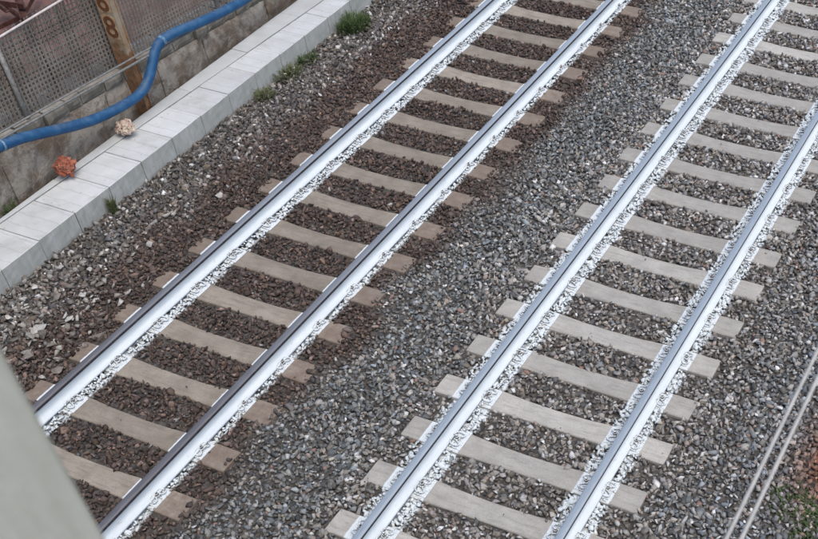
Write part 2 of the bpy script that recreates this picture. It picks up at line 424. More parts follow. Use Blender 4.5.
def sleeper_mesh(name, mat):
    st = [(-1.16, 0.126, -0.19), (-1.14, 0.128, -0.188), (-0.95, 0.128, -0.186), (-0.55, 0.126, -0.190), (-0.3, 0.114, -0.200), (0, 0.110, -0.203)]
    st = st + [(-a, w, z) for a, w, z in st[::-1][1:]]
    V = []; F = []
    for a, w, z in st:
        e = 0.008
        V += [(a, -w-0.018, -0.38), (a, -w, z-e), (a, -w+e, z), (a, -w*0.33, z+0.001), (a, w*0.33, z+0.001), (a, w-e, z), (a, w, z-e), (a, w+0.018, -0.38)]
    for i in range(len(st)-1):
        for k in range(7):
            F.append((i*8+k, (i+1)*8+k, (i+1)*8+k+1, i*8+k+1))
    F.append(tuple(range(8))); F.append(tuple(len(V)-8+k for k in range(8))[::-1])
    me = bpy.data.meshes.new(name); me.from_pydata(V, [], F); me.materials.append(mat); me.update()
    return me
def clip_mesh():
    """guide plate, W-shaped spring clip and screw spike; local +x points away from the rail"""
    bm = bmesh.new()
    rt = Matrix.Rotation(R(8), 3, 'Y')
    add_box(bm, (0.130, 0, 0.004), (0.10, 0.19, 0.014), rt, 0.004)
    add_box(bm, (0.182, 0, 0.0), (0.020, 0.20, 0.012), None, 0.004)
    bmesh.ops.create_cone(bm, cap_ends=True, segments=6, radius1=0.021, radius2=0.019, depth=0.022, matrix=Matrix.Translation((0.115, 0, 0.050)))
    bmesh.ops.create_cone(bm, cap_ends=True, segments=12, radius1=0.030, radius2=0.028, depth=0.006, matrix=Matrix.Translation((0.115, 0, 0.037)))
    bmesh.ops.create_cone(bm, cap_ends=True, segments=8, radius1=0.011, radius2=0.010, depth=0.020, matrix=Matrix.Translation((0.115, 0, 0.068)))
    path = [(0.070, 0.022, 0.040), (0.078, 0.060, 0.040), (0.110, 0.080, 0.030), (0.155, 0.070, 0.026), (0.160, 0.046, 0.030), (0.125, 0.026, 0.034), (0.095, 0.012, 0.036)]
    for s in (1, -1):
        V, F = tube_data(smooth_path([(a, b*s, c) for a, b, c in path], 3), 0.0068, 6)
        vs = [bm.verts.new(v) for v in V]
        for f in F: bm.faces.new([vs[i] for i in f])
    bmesh.ops.recalc_face_normals(bm, faces=bm.faces)
    me = bpy.data.meshes.new('rail_clip'); bm.to_mesh(me); bm.free(); me.materials.append(M_CLIP)
    return me
CLIP = clip_mesh()
SLEEPERS = []     # (centre x, centre y, rotation) for keeping the stones off them
def make_track(name, cx, phase, smat, heads, label):
    t = empty(name, (cx, 8, -0.38), label, 'railway track')
    inv = Vector((cx, 8, -0.38))
    for s, hm in zip((-1, 1), heads):
        r = make_rail(cx, hm, t, s*GH); r.location = (s*GH, -8, 0.38)
    me = sleeper_mesh('sleeper', smat)
    k = -12
    first = None
    ylist = [phase-0.125-0.6*k for k in range(-12, 24)]
    for y in ylist:
        y2 = y + random.uniform(-0.008, 0.008); x2 = cx + random.uniform(-0.008, 0.008); rz = R(random.uniform(-0.45, 0.45))
        s = link('sleeper', me, t); s.location = (x2-cx, y2-8, 0.38 + random.uniform(-0.003, 0.002)); s.rotation_euler = (0, 0, rz)
        SLEEPERS.append((x2, y2, rz))
        if 1.0 < y < 17.5:
            for rx in (-GH, GH):
                for d in (-1, 1):
                    c = link('rail_clip', CLIP, s); c.location = (rx-(x2-cx), 0, -0.188)
                    if d < 0: c.rotation_euler = (0, 0, math.pi)
                    elif rx > 0: c.scale = (0.72 if cx < 1 else 0.82, 1, 1)
    return t
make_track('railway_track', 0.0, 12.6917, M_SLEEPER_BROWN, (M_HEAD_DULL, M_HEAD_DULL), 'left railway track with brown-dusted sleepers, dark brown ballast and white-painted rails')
make_track('railway_track', TRACK2, 14.2932, M_SLEEPER_GREY, (M_HEAD_BRIGHT, M_HEAD_BRIGHT), 'right railway track with pale grey sleepers and brighter steel rail heads')

# ------------------------------------------------------------------ ballast stones
def stone_variant(n, flat, rs):
    bm = bmesh.new()
    for _ in range(n):
        v = rs.normal(size=3); v /= np.linalg.norm(v); v *= rs.uniform(0.82, 1.08)
        bm.verts.new((v[0], v[1]*rs.uniform(0.8, 1), v[2]*flat))
    bmesh.ops.convex_hull(bm, input=bm.verts)
    bmesh.ops.delete(bm, geom=[v for v in bm.verts if not v.link_faces], context='VERTS')
    bmesh.ops.triangulate(bm, faces=bm.faces)
    bmesh.ops.recalc_face_normals(bm, faces=bm.faces)
    bm.verts.index_update()
    V = np.array([v.co[:] for v in bm.verts]); F = np.array([[v.index for v in f.verts] for f in bm.faces]); bm.free()
    return V, F
RS = np.random.default_rng(11)
VARS = [stone_variant(10, RS.uniform(0.55, 0.95), RS) for _ in range(22)]

def vnoise(x, y, cell, seed):
    r = np.random.default_rng(seed); Gd = r.random((256, 256))
    fx = x/cell; fy = y/cell; ix = np.floor(fx).astype(int); iy = np.floor(fy).astype(int); tx = fx-ix; ty = fy-iy
    tx = tx*tx*(3-2*tx); ty = ty*ty*(3-2*ty)
    g = lambda a, b: Gd[a % 256, b % 256]
    return (g(ix, iy)*(1-tx)+g(ix+1, iy)*tx)*(1-ty)+(g(ix, iy+1)*(1-tx)+g(ix+1, iy+1)*tx)*ty

def sm(a, b, x): t = np.clip((x-a)/(b-a), 0, 1); return t*t*(3-2*t)
def stone_colors(x, y):
    n = len(x); r = RNG
    lum = np.exp(r.normal(0, 0.42, n))
    n1 = vnoise(x+40, y+40, 0.55, 3); n2 = vnoise(x+40, y+40, 0.22, 4)
    wob = (vnoise(x+70, y+70, 0.4, 5)-0.5)*0.75
    brown = np.array([0.094, 0.068, 0.058]); grey = np.array([0.180, 0.178, 0.172]); blue = np.array([0.172, 0.177, 0.174])
    greyb = np.array([0.108, 0.096, 0.086]); rightg = np.array([0.178, 0.183, 0.186])
    # weight of the brown dust of the left track
    xx = x+wob*0.55
    wb = (0.35+0.65*sm(-2.2, -1.5, xx))*(1-sm(1.10, 1.42, xx)*np.clip(0.75+0.5*n2, 0, 1))
    wblue = sm(1.25, 1.5, xx)*(1-sm(1.95, 2.35, xx))
    wl = (1-sm(-2.3, -1.5, xx))*0.75
    wr = sm(4.9, 5.6, xx)
    base = grey[None]*np.ones((n, 1))
    tr2 = sm(2.4, 2.8, xx)*(1-sm(4.6, 5.0, xx))
    base = base*(1-tr2[:, None]) + np.array([0.182, 0.170, 0.158])*tr2[:, None]
    base = base*(1-wblue[:, None]*0.9)+blue*wblue[:, None]*0.9
    base = base*(1-wb[:, None])+brown*wb[:, None]
    base = base*(1-wl[:, None])+greyb*wl[:, None]
    base = base*(1-wr[:, None])+rightg*wr[:, None]
    # rust patch and soil at the far right edge
    wrust = np.exp(-(((x-5.98)/0.30)**2+((y-6.9)/0.65)**2))*1.1
    c = base*lum[:, None]
    hue = r.normal(0, 0.08, (n, 1))*np.array([[0.7, 0.1, -0.7]]); c = c*(1+hue)
    # paler stones, their share differs by place
    share = 0.035+0.0*x
    share = np.where(xx > 1.9, 0.24+0.2*(n1-0.4), share)
    share = np.where((xx > 1.3) & (xx <= 1.9), 0.11, share)
    share = np.where((xx > 2.2) & (xx < 4.8), 0.33+0.24*(n1-0.45), share)
    share = np.where(xx < -1.7, 0.10+0.14*(1-sm(5.2, 7.0, y)), share)
    share = np.where((x > -1.2) & (x < 1.2), 0.018, share)
    pale = r.random(n) < share
    pal = np.array([[0.40, 0.375, 0.35], [0.31, 0.285, 0.265], [0.52, 0.51, 0.50], [0.28, 0.27, 0.265], [0.33, 0.27, 0.235], [0.68, 0.67, 0.66]])
    pc = pal[r.choice(6, n, p=[0.25, 0.25, 0.15, 0.2, 0.08, 0.07])]*r.uniform(0.7, 1.1, (n, 1))
    dim = np.where((xx > -1.6) & (xx < 1.3), 0.6, 1.0)[:, None]
    c = np.where(pale[:, None], pc*dim, c)
    bl = (r.random(n) < 0.25*wr+0.10*wblue) ; c = np.where(bl[:, None], np.array([0.150, 0.160, 0.166])*lum[:, None], c)
    c = c*(1-wrust[:, None].clip(0,1)*0.9)+np.array([0.19, 0.085, 0.045])*lum[:, None]*wrust[:, None].clip(0,1)*0.9
    rs = (r.random(n) < 0.012) & (xx > 1.0); c = np.where(rs[:, None], np.array([0.26, 0.17, 0.14]), c)
    return np.clip(c, 0.012, 0.8)

def build_stones(name, P, S, C, mat, seed):
    """P centres, S three radii, C colours: one mesh of faceted stones"""
    r = np.random.default_rng(seed); n = len(P)
    q = r.normal(size=(n, 4)); q /= np.linalg.norm(q, axis=1)[:, None]
    # mostly lying flat: damp the tilt
    q[:, 1:3] *= 0.55; q /= np.linalg.norm(q, axis=1)[:, None]
    w, a, b, c = q.T
    Rm = np.stack([np.stack([1-2*(b*b+c*c), 2*(a*b-c*w), 2*(a*c+b*w)], -1), np.stack([2*(a*b+c*w), 1-2*(a*a+c*c), 2*(b*c-a*w)], -1), np.stack([2*(a*c-b*w), 2*(b*c+a*w), 1-2*(a*a+b*b)], -1)], 1)
    var = r.integers(0, len(VARS), n)
    Vs = []; Fs = []; Cs = []; off = 0
    for k, (VV, FF) in enumerate(VARS):
        idx = np.nonzero(var == k)[0]
        if not len(idx): continue
        v = VV[None]*S[idx][:, None, :]
        v = np.einsum('nij,nkj->nki', Rm[idx], v) + P[idx][:, None, :]
        m = len(idx); nv = len(VV)
        f = FF[None] + (np.arange(m)*nv)[:, None, None] + off
        Vs.append(v.reshape(-1, 3)); Fs.append(f.reshape(-1, 3)); Cs.append(np.repeat(C[idx], nv, 0)); off += m*nv
    V = np.concatenate(Vs); F = np.concatenate(Fs); Cc = np.concatenate(Cs)
    me = bpy.data.meshes.new(name)
    me.vertices.add(len(V)); me.vertices.foreach_set('co', V.astype(np.float32).ravel())
    me.loops.add(F.size); me.loops.foreach_set('vertex_index', F.astype(np.int32).ravel())
    me.polygons.add(len(F)); me.polygons.foreach_set('loop_start', np.arange(0, F.size, 3, dtype=np.int32)); me.polygons.foreach_set('loop_total', np.full(len(F), 3, np.int32))
    me.update(calc_edges=True)
    at = me.attributes.new('stone', 'FLOAT_COLOR', 'POINT'); at.data.foreach_set('color', np.c_[Cc, np.ones(len(Cc))].astype(np.float32).ravel())
    me.materials.append(mat)
    print(name, 'stones', n, 'tris', len(F))
    return link(name, me)

def in_view(x, y, m=110):
    u, v, w = project(np.stack([x, y, np.full_like(x, -0.2)], 1))
    return (w > 0.5) & (u > -m) & (u < IW+m*1.3) & (v > -m) & (v < IH+m)
def grid(sp):
    gx, gy = np.meshgrid(np.arange(-2.7, 8.2, sp), np.arange(1.0, 19.0, sp)); x = gx.ravel(); y = gy.ravel()
    x = x+RNG.uniform(-0.62, 0.62, len(x))*sp; y = y+RNG.uniform(-0.62, 0.62, len(y))*sp
    k = in_view(x, y) & (x > -2.5+0.015); return x[k], y[k]
SL = np.array(SLEEPERS)
def sleeper_mask(x, y, marg, bury=True):
    out = np.zeros(len(x), bool)
    for cx, cy, rz in SLEEPERS:
        if cy < 0 or cy > 20: continue
        dx = x-cx; dy = y-cy; c, s = math.cos(rz), math.sin(rz)
        a = dx*c+dy*s; b = -dx*s+dy*c
        end = 1.16 - ((0.0+0.06*abs(math.sin(cy*7.3)))*(a < 0) + (0.0+0.04*abs(math.sin(cy*5.1)))*(a > 0) if (cx < 1 and bury) else 0.0)
        out |= (np.abs(a) < end+marg) & (np.abs(b) < np.interp(np.abs(a), [0, 0.3, 0.55, 1.16], [0.110, 0.114, 0.126, 0.128])+marg)
    return out
def rail_mask(x, w):
    out = np.zeros(len(x), bool)
    for rx in (X1, X2, X3, X4): out |= np.abs(x-rx) < w
    return out
def make_ballast():
    Ps = []; Ss = []; Cs = []
    for layer, (sp, dz, kk) in enumerate(((0.054, -0.022, 1.12), (0.043, 0.0, 1.0))):
        x, y = grid(sp)
        # left third is coarser, right strip beside the blue band a little too
        big = 1 + 0.25*(1-sm(-2.0, -1.3, x)) + 0.08*sm(1.3, 1.7, x) - 0.06*((x > -1.2) & (x < 1.2)) + 0.06*sm(4.8, 5.4, x)
        r0 = np.exp(RNG.normal(0, 0.30, len(x)))*0.0262*kk*big
        r0 = np.clip(r0, 0.009, 0.055)
        S = np.stack([r0*RNG.uniform(0.95, 1.35, len(x)), r0*RNG.uniform(0.75, 1.05, len(x)), r0*RNG.uniform(0.62, 0.95, len(x))], 1)
        mg = r0*RNG.uniform(0.25, 0.95, len(x))
        keep = ~sleeper_mask(x, y, 0.0) ; keep &= ~(sleeper_mask(x, y, 0.03) & (RNG.random(len(x)) < 0.45))
        keep &= ~rail_mask(x, 0.068+0.0)
        x, y, r0, S = x[keep], y[keep], r0[keep], S[keep]
        n1 = vnoise(x+20, y+20, 0.3, 8); z = bed_h(x, y)+dz-r0*0.45+(n1-0.5)*0.022+RNG.normal(0, 0.0055, len(x))
        for rx in (X1, X2, X3, X4):     # stones sit low against the rail foot
            z = np.where(np.abs(x-rx) < 0.11, np.minimum(z, -0.166-r0*0.5+0.012), z)
        over = sleeper_mask(x, y, 0.0, False) & (np.abs(x) < 1.3) & (np.abs(x) > 0.95)      # the buried sleeper ends
        z = np.where(over, -0.186+r0*0.25+RNG.uniform(0, 0.012, len(x)), z)
        Ps.append(np.stack([x, y, z], 1)); Ss.append(S); Cs.append(stone_colors(x, y))
    # a few stray stones on the sleepers and on the rail foot, dust-sized chips
    n = 2600; x = RNG.uniform(-1.2, 4.8, n); y = RNG.uniform(2, 16, n)
    k = in_view(x, y, 40) & sleeper_mask(x, y, -0.004) & ~rail_mask(x, 0.10); x = x[k]; y = y[k]
    k2 = RNG.random(len(x)) < 0.5; x = x[k2]; y = y[k2]
    edge = sleeper_mask(x, y, -0.03)
    keep = ~edge | (RNG.random(len(x)) < 0.12); x = x[keep]; y = y[keep]
    r0 = RNG.uniform(0.006, 0.018, len(x)); S = np.stack([r0*1.2, r0, r0*0.8], 1)
    Ps.append(np.stack([x, y, -0.190+r0*0.5], 1)); Ss.append(S); Cs.append(stone_colors(x, y))
    n = 1500; x = RNG.uniform(-2.5, -1.15, n); y = RNG.uniform(3.5, 9.5, n)
    k = in_view(x, y, 100) & (RNG.random(n) < (0.85-0.80*sm(5.0, 7.2, y)-0.25*sm(-1.7, -1.2, x))) & ~sleeper_mask(x, y, -0.02); x = x[k]; y = y[k]
    r0 = np.exp(RNG.normal(0, 0.28, len(x)))*0.030; S = np.stack([r0*1.35, r0*0.95, r0*0.62], 1)
    cc = np.array([[0.24, 0.215, 0.19], [0.30, 0.28, 0.25], [0.17, 0.145, 0.125], [0.38, 0.36, 0.33], [0.20, 0.15, 0.13]])[RNG.integers(0, 5, len(x))]*RNG.uniform(0.7, 1.15, (len(x), 1))
    Ps.append(np.stack([x, y, bed_h(x, y)+RNG.uniform(-0.006, 0.016, len(x))], 1)); Ss.append(S); Cs.append(cc)
    n = 60000; x = RNG.uniform(-1.1, 4.6, n); y = RNG.uniform(2, 16, n)
    dmin = np.min(np.abs(x[:, None]-np.array([X1, X2, X3, X4])[None]), 1)
    k = in_view(x, y, 60) & ~sleeper_mask(x, y, 0.0) & (dmin > 0.073) & (dmin < 0.19) & (RNG.random(n) < 0.75); x = x[k]; y = y[k]
    r0 = RNG.uniform(0.011, 0.024, len(x)); S = np.stack([r0*1.25, r0, r0*0.8], 1)
    Ps.append(np.stack([x, y, -0.180+RNG.normal(0, 0.005, len(x))-r0*0.25], 1)); Ss.append(S); Cs.append(stone_colors(x, y))
    n = 26000; x = RNG.uniform(-1.1, 4.6, n); y = RNG.uniform(2, 16, n)
    dmin = np.min(np.abs(x[:, None]-np.array([X1, X2, X3, X4])[None]), 1)
    k = in_view(x, y, 40) & sleeper_mask(x, y, 0.01) & (dmin > 0.082) & (dmin < 0.155) & (RNG.random(n) < 0.55); x = x[k]; y = y[k]
    r0 = RNG.uniform(0.007, 0.021, len(x)); S = np.stack([r0*1.2, r0, r0*0.8], 1)
    Ps.append(np.stack([x, y, -0.183+r0*0.4], 1)); Ss.append(S); Cs.append(stone_colors(x, y))
    P = np.concatenate(Ps); S = np.concatenate(Ss); C = np.concatenate(Cs)
    o = build_stones('ballast', P, S, C, M_BALLAST, 5); o['kind'] = 'stuff'
make_ballast()

def rock_mesh(name, size, seed, mat, colr=None, n=26, rough=0.12):
    r = np.random.default_rng(seed); bm = bmesh.new()
    for _ in range(n):
        v = r.normal(size=3); v /= np.linalg.norm(v); v *= r.uniform(1-rough*1.5, 1+rough); bm.verts.new((v[0]*size[0], v[1]*size[1], v[2]*size[2]))
    bmesh.ops.convex_hull(bm, input=bm.verts); bmesh.ops.delete(bm, geom=[v for v in bm.verts if not v.link_faces], context='VERTS')
    bmesh.ops.recalc_face_normals(bm, faces=bm.faces)
    return bm_obj(name, bm, mat)
def m_rock(name, a, b, scale=18):
    nb = NB(name); n = nb.noise(nb.obj, scale, 4, 0.7)
    c = nb.mix(nb.ramp(n, [(0.38, 0.0), (0.62, 1.0)]), a, b)
    nb.color(nb.mix(1.0, c, nb.ramp(nb.info.outputs['Random'], [(0, 0.65), (1, 1.25)]), 'MULTIPLY')); nb.rough(0.9, 0.25); nb.bump(n, 0.6, 0.01); return nb.m
M_PALE = m_rock('pale_stone', (0.34, 0.32, 0.29), (0.50, 0.48, 0.45))
M_GREYST = m_rock('grey_stone', (0.15, 0.135, 0.12), (0.24, 0.21, 0.185))
def ground_rock(u, v, w, l, h, kind, label, group=None, rz=None):
    p = on_z(u, v, -0.205); m = M_PALE if kind == 'pale' else M_GREYST
    o = rock_mesh('stone', (w/2, l/2, h/2), int(u*7+v), m, n=12)
    o.location = (p[0], p[1], -0.205+h*0.22); o.rotation_euler = (random.uniform(-.2, .2), random.uniform(-.2, .2), rz if rz is not None else random.uniform(0, 3.1))
    tag(o, label, 'stone', group)
PG = 'larger pale stones on the brown ballast left of the track'
for (u, v, w, lab) in ((31, 336, .13, 'squarish whitish stone lowest in the pale cluster above the pillar'), (39, 331, .16, 'longest flat pale stone in the cluster above the pillar'),
        (10, 318, .09, 'pale stone at the left edge of the photo, above the pillar'), (90, 270, .08, 'small pale stone midway between the red brick lump and the left rail'),
        (150, 245, .10, 'pale stone beside the third sleeper end above the stone slab'), (60, 349, .10, 'whitish stone right beside the sleeper end nearest the pillar'),
        (27, 352, .10, 'pale stone touching the pillar outline')):
    ground_rock(u, v, w*1.15, w*0.8, w*0.6, 'pale', lab, PG)
for (u, v, w) in ((58, 360, .08), (70, 320, .09), (96, 300, .08), (66, 316, .08), (60, 268, .08), (43, 378, .08), (82, 296, .09), (22, 300, .08), (35, 288, .08)):
    ground_rock(u, v, w*1.15, w*0.8, w*0.6, 'pale', 'small pale stone on the brown ballast between the trough and the left track', 'small pale stones left of the left track')
GG = 'larger brownish grey stones left of the track'
for (u, v, w) in ((28, 356, .15), (45, 335, .16), (60, 372, .14), (14, 342, .12), (52, 345, .12), (24, 322, .11), (100, 285, .10), (130, 262, .10), (57, 298, .11)):
    ground_rock(u, v, w*1.15, w*0.75, w*0.45, 'grey', 'larger brownish grey stone half buried in the ballast left of the left track', GG)
ground_rock(219, 196, .17, .09, .05, 'pale', 'flat pointed pale stone alone beside the left track, above a sleeper end', None, 2.6)
ground_rock(119, 304, .11, .10, .08, 'pale', 'blocky whitish stone next to a paint-splashed sleeper end')
ground_rock(99, 337, .20, .12, .07, 'grey', 'reddish brown slab of stone leaning on a sleeper end by the left rail', None, 0.9)
ground_rock(103, 322, .12, .09, .08, 'grey', 'dark stone wedged between two sleeper ends of the left rail')
# ------------------------------------------------------------------ cable trough of concrete slabs
tr = empty('cable_trough', (-2.8, 9, -0.32), 'long row of pale concrete slabs covering a cable trough along the old wall', 'cable trough')
def groove_x(y): return -3.100+0.0465*(y-6.5)
def slab_obj(name, quad, z0, z1, mat, bevel=0.006, jag=0.0):
    """four ground corners (x, y), prism from z0 to z1 with a worn edge"""
    bm = bmesh.new()
    lo = [bm.verts.new((x, y, z0)) for x, y in quad]; hi = [bm.verts.new((x, y, z1)) for x, y in quad]
    bm.faces.new(lo[::-1]); bm.faces.new(hi)
    for i in range(4): bm.faces.new((lo[i], lo[(i+1) % 4], hi[(i+1) % 4], hi[i]))
    bmesh.ops.recalc_face_normals(bm, faces=bm.faces)
    bmesh.ops.bevel(bm, geom=list(bm.edges), offset=bevel, segments=1, affect='EDGES')
    if jag:
        bmesh.ops.subdivide_edges(bm, edges=[e for e in bm.edges if e.calc_length() > 0.15], cuts=5, use_grid_fill=True)
        for v in bm.verts: v.co += Vector((random.uniform(-jag, jag), random.uniform(-jag, jag)*0.5, random.uniform(-jag, jag)*0.5))
    for v in bm.verts: v.co -= Vector((-2.8, 9, -0.32))
    return bm_obj(name, bm, mat, tr)
for k in range(-5, 19):
    y0 = 6.905+0.5297*k; y1 = y0+0.5297; g0 = 0.004+ (0.004 if k % 3 == 0 else 0)
    jx = random.uniform(-0.006, 0.006); jz = random.uniform(-0.004, 0.003)
    slab_obj('slab', [(groove_x(y0)+0.010, y0+g0), (-2.50+jx, y0+g0), (-2.50+jx+random.uniform(-.003, .003), y1-0.002), (groove_x(y1)+0.010, y1-0.002)], -0.34, jz, M_TROUGH, 0.006, 0.0018)
for k in range(-3, 10):
    y0 = 7.3+1.0594*k; y1 = y0+1.0594
    slab_obj('rim_slab', [(-3.155, y0+0.003), (groove_x(y0)-0.004, y0+0.003), (groove_x(y1)-0.004, y1-0.003), (-3.155-random.uniform(0, .006), y1-0.003)], -0.34, 0.004+random.uniform(-.003, .003), M_RIM, 0.005, 0.0012)

# lumps of broken masonry lying on the slabs
def m_lump(name, a, b, c3):
    nb = NB(name); n = nb.noise(nb.obj, 14, 4, 0.7); n2 = nb.noise(nb.obj, 22, 3, 0.6)
    c = nb.mix(nb.ramp(n, [(0.40, 0.0), (0.58, 1.0)]), a, b); c = nb.mix(nb.ramp(n2, [(0.55, 0.0), (0.62, 1.0)]), c, c3)
    nb.color(c); nb.rough(0.9, 0.2); nb.bump(n, 0.8, 0.02); return nb.m
def lump(u, v, mat, label, seed, s=0.115):
    p = on_z(u, v, 0.06); r = np.random.default_rng(seed)
    bm = bmesh.new(); bmesh.ops.create_icosphere(bm, subdivisions=4, radius=1)
    dirs = r.normal(size=(16, 3)); dirs /= np.linalg.norm(dirs, axis=1)[:, None]; cut = r.uniform(0.62, 0.92, 16)
    for vv in bm.verts:
        d = np.array(vv.co[:]); k = 1.0
        for dd, cc in zip(dirs, cut):
            pr = d@dd
            if pr*k > cc: k = cc/pr
        nz = mnoise.noise(Vector(d*2.3)+Vector((seed, 0, 0))); n2 = mnoise.noise(Vector(d*5.5)+Vector((seed, 7, 0)))
        k *= 1+0.42*nz+0.26*n2; vv.co = Vector(d*k)
    bmesh.ops.scale(bm, vec=(s*1.08, s*1.0, s*0.95), verts=bm.verts)
    zmin = min(v_.co.z for v_ in bm.verts)
    o = bm_obj('masonry_lump', bm, mat); o.location = (p[0], p[1], 0.001-zmin); tag(o, label, 'rubble')
lump(66.5, 172.5, m_lump('red_brick_lump', (0.22, 0.06, 0.035), (0.38, 0.15, 0.10), (0.10, 0.05, 0.04)), 'orange-red lump of broken brick lying on the concrete trough slabs', 3, 0.118)
lump(126, 131.5, m_lump('pinkish_mortar_lump', (0.42, 0.30, 0.24), (0.52, 0.43, 0.35), (0.13, 0.10, 0.07)), 'pale pinkish lump of old mortar lying on the concrete trough near the numbered post', 9, 0.105)

# ------------------------------------------------------------------ old wall behind the trough
def wall_top(y): return 0.66-0.073*(y-6.98)
WX = -3.335
wall = empty('retaining_wall', (-3.5, 9, -0.6), 'stained old masonry wall with a stone coping, behind the trough and below the mesh fence', 'wall')
WO = Vector((-3.5, 9, -0.6))
def wall_piece(name, y0, y1, z0a, z0b, z1a, z1b, xf, xb, mat, ny, nz, amp, seed):
    r = np.random.default_rng(seed); V = []; F = []
    # front face grid (facing +x) bulged and dented, closed by sides and back
    off = r.uniform(0, 50)
    for j in range(nz+1):
        for i in range(ny+1):
            s = i/ny; t = j/nz; y = y0+(y1-y0)*s; za = z0a+(z0b-z0a)*s; zb = z1a+(z1b-z1a)*s; z = za+(zb-za)*t
            ed = min(s, 1-s, 1.0)*(y1-y0); et = min(t, 1-t)*(zb-za); e = min(ed, et)
            d = -0.018 if e < 1e-6 else 0.0
            d += amp*(float(vnoise(np.array([y*1.0+off]), np.array([z+off]), 0.11, 21)[0])-0.5)*2
            V.append((xf+d, y, z))
    n = (ny+1)
    for j in range(nz):
        for i in range(ny): F.append((j*n+i, j*n+i+1, (j+1)*n+i+1, (j+1)*n+i))
    b0 = len(V)
    V += [(xb, y0, z0a), (xb, y1, z0b), (xb, y1, z1b), (xb, y0, z1a)]
    F.append((b0, b0+3, b0+2, b0+1))
    F.append(tuple([b0, b0+1]+[i for i in range(ny, -1, -1)]))                       # bottom
    F.append(tuple([b0+3]+[nz*n+i for i in range(0, ny+1)]+[b0+2]))                   # top
    F.append(tuple([b0]+[j*n for j in range(0, nz+1)]+[b0+3]))
    F.append(tuple([b0+1, b0+2]+[j*n+ny for j in range(nz, -1, -1)]))
    V = [Vector(v)-WO for v in V]
    return mesh_obj(name, V, F, mat, wall)
y = 3.6; i = 0
while y < 19:
    L = random.uniform(0.45, 0.95); y1 = y+L; a = 0.17
    wall_piece('wall_stone', y+0.004, y1-0.004, -0.6, -0.6, wall_top(y)-a-0.006, wall_top(y1)-a-0.006, WX+random.uniform(-.012, .008), -3.72, M_WALL, max(3, int(L/0.07)), 9, 0.016, i)
    y = y1; i += 1
y = 3.6
while y < 19:
    L = random.uniform(0.2, 0.42); y1 = y+L; a = 0.17
    wall_piece('coping_stone', y+0.007, y1-0.007, wall_top(y)-a+0.006, wall_top(y1)-a+0.006, wall_top(y)-random.uniform(0, .03), wall_top(y1)-random.uniform(0, .03), WX+random.uniform(-.02, .03), -3.74, M_COPING, 4, 3, 0.012, 200+i)
    y = y1; i += 1
# upper ground behind the wall
V = []; F = []
gy = np.arange(-20, 60.1, 1.0); gx = [-3.70, -4.2, -5, -6.5, -9, -14, -60]
for yy in gy:
    for xx in gx: V.append((xx, yy, wall_top(float(np.clip(yy, 0, 20)))-0.06-(0.15 if xx > -3.8 else 0)+random.uniform(-.03, .03)))
for a in range(len(gy)-1):
    for c in range(len(gx)-1): F.append((a*len(gx)+c, (a+1)*len(gx)+c, (a+1)*len(gx)+c+1, a*len(gx)+c+1))
ug = mesh_obj('upper_ground', V, F, M_UPPER); ug['kind'] = 'structure'

# dark rusty steel frame lying beyond the fence
rf = empty('steel_truss', (-5.4, 9.4, 0.45), 'dark rusty steel truss lying beyond the mesh fence at the top left corner', 'truss')
def bar(name, u0, v0, u1, v1, z0, z1, w, mat, parent):
    a = on_z(u0, v0, z0); b = on_z(u1, v1, z1); d = Vector(b-a); L = d.length
    bm = bmesh.new(); q = d.to_track_quat('X', 'Z').to_matrix()
    add_box(bm, (0, 0, 0), (L, w, 0.012), None, 0.002); add_box(bm, (0, -w/2+0.006, w/2+0.003), (L, 0.012, w-0.006), None, 0.002)
    bmesh.ops.rotate(bm, cent=(0, 0, 0), matrix=q, verts=bm.verts); bmesh.ops.translate(bm, vec=Vector((a+b)/2)-parent.location, verts=bm.verts)
    return bm_obj(name, bm, mat, parent)
bar('steel_angle', 15, -12, 27, 24, 0.62, 0.62, 0.09, M_RUST, rf)
bar('steel_angle', -12, 2, 26, 8, 0.68, 0.66, 0.07, M_RUST, rf)
bar('steel_angle', 2, 4, 27, 22, 0.60, 0.60, 0.06, M_RUST, rf)
bar('steel_angle', -8, 32, 25, 16, 0.56, 0.58, 0.05, M_RUST, rf)
bar('steel_angle', -14, -4, 8, 12, 0.74, 0.72, 0.06, M_RUST, rf)
bar('steel_angle', 24, 15, 38, -10, 0.54, 0.54, 0.05, M_RUST, rf)

# ------------------------------------------------------------------ mesh fence on the wall
FXX = -3.43
fence = empty('mesh_fence', (FXX, 9, 0.5), 'grey steel mesh fence with a pale top wire standing along the old wall', 'fence')
FO = Vector((FXX, 9, 0.5))
def line_z(p, q, x):
    a = on_x(p[0], p[1], x); b = on_x(q[0], q[1], x); m = (b[2]-a[2])/(b[1]-a[1])
    return lambda y: a[2]+m*(y-a[1])
fence_z = line_z((0, 140), (205, 24), FXX); fence_top = line_z((0, 35.5), (60, -0.5), FXX)
def quad_bars(lines, w, t, x):
    V = []; F = []
    for (y0, z0, y1, z1) in lines:
        d = np.array([y1-y0, z1-z0]); L = np.linalg.norm(d); n = np.array([-d[1], d[0]])/L*w/2; o = len(V)
        for xx in (x-t/2, x+t/2):
            for (yy, zz) in ((y0+n[0], z0+n[1]), (y0-n[0], z0-n[1]), (y1-n[0], z1-n[1]), (y1+n[0], z1+n[1])): V.append(Vector((xx, yy, zz))-FO)
        F += [(o, o+1, o+2, o+3), (o+4, o+7, o+6, o+5), (o, o+4, o+5, o+1), (o+1, o+5, o+6, o+2), (o+2, o+6, o+7, o+3), (o+3, o+7, o+4, o)]
    return V, F
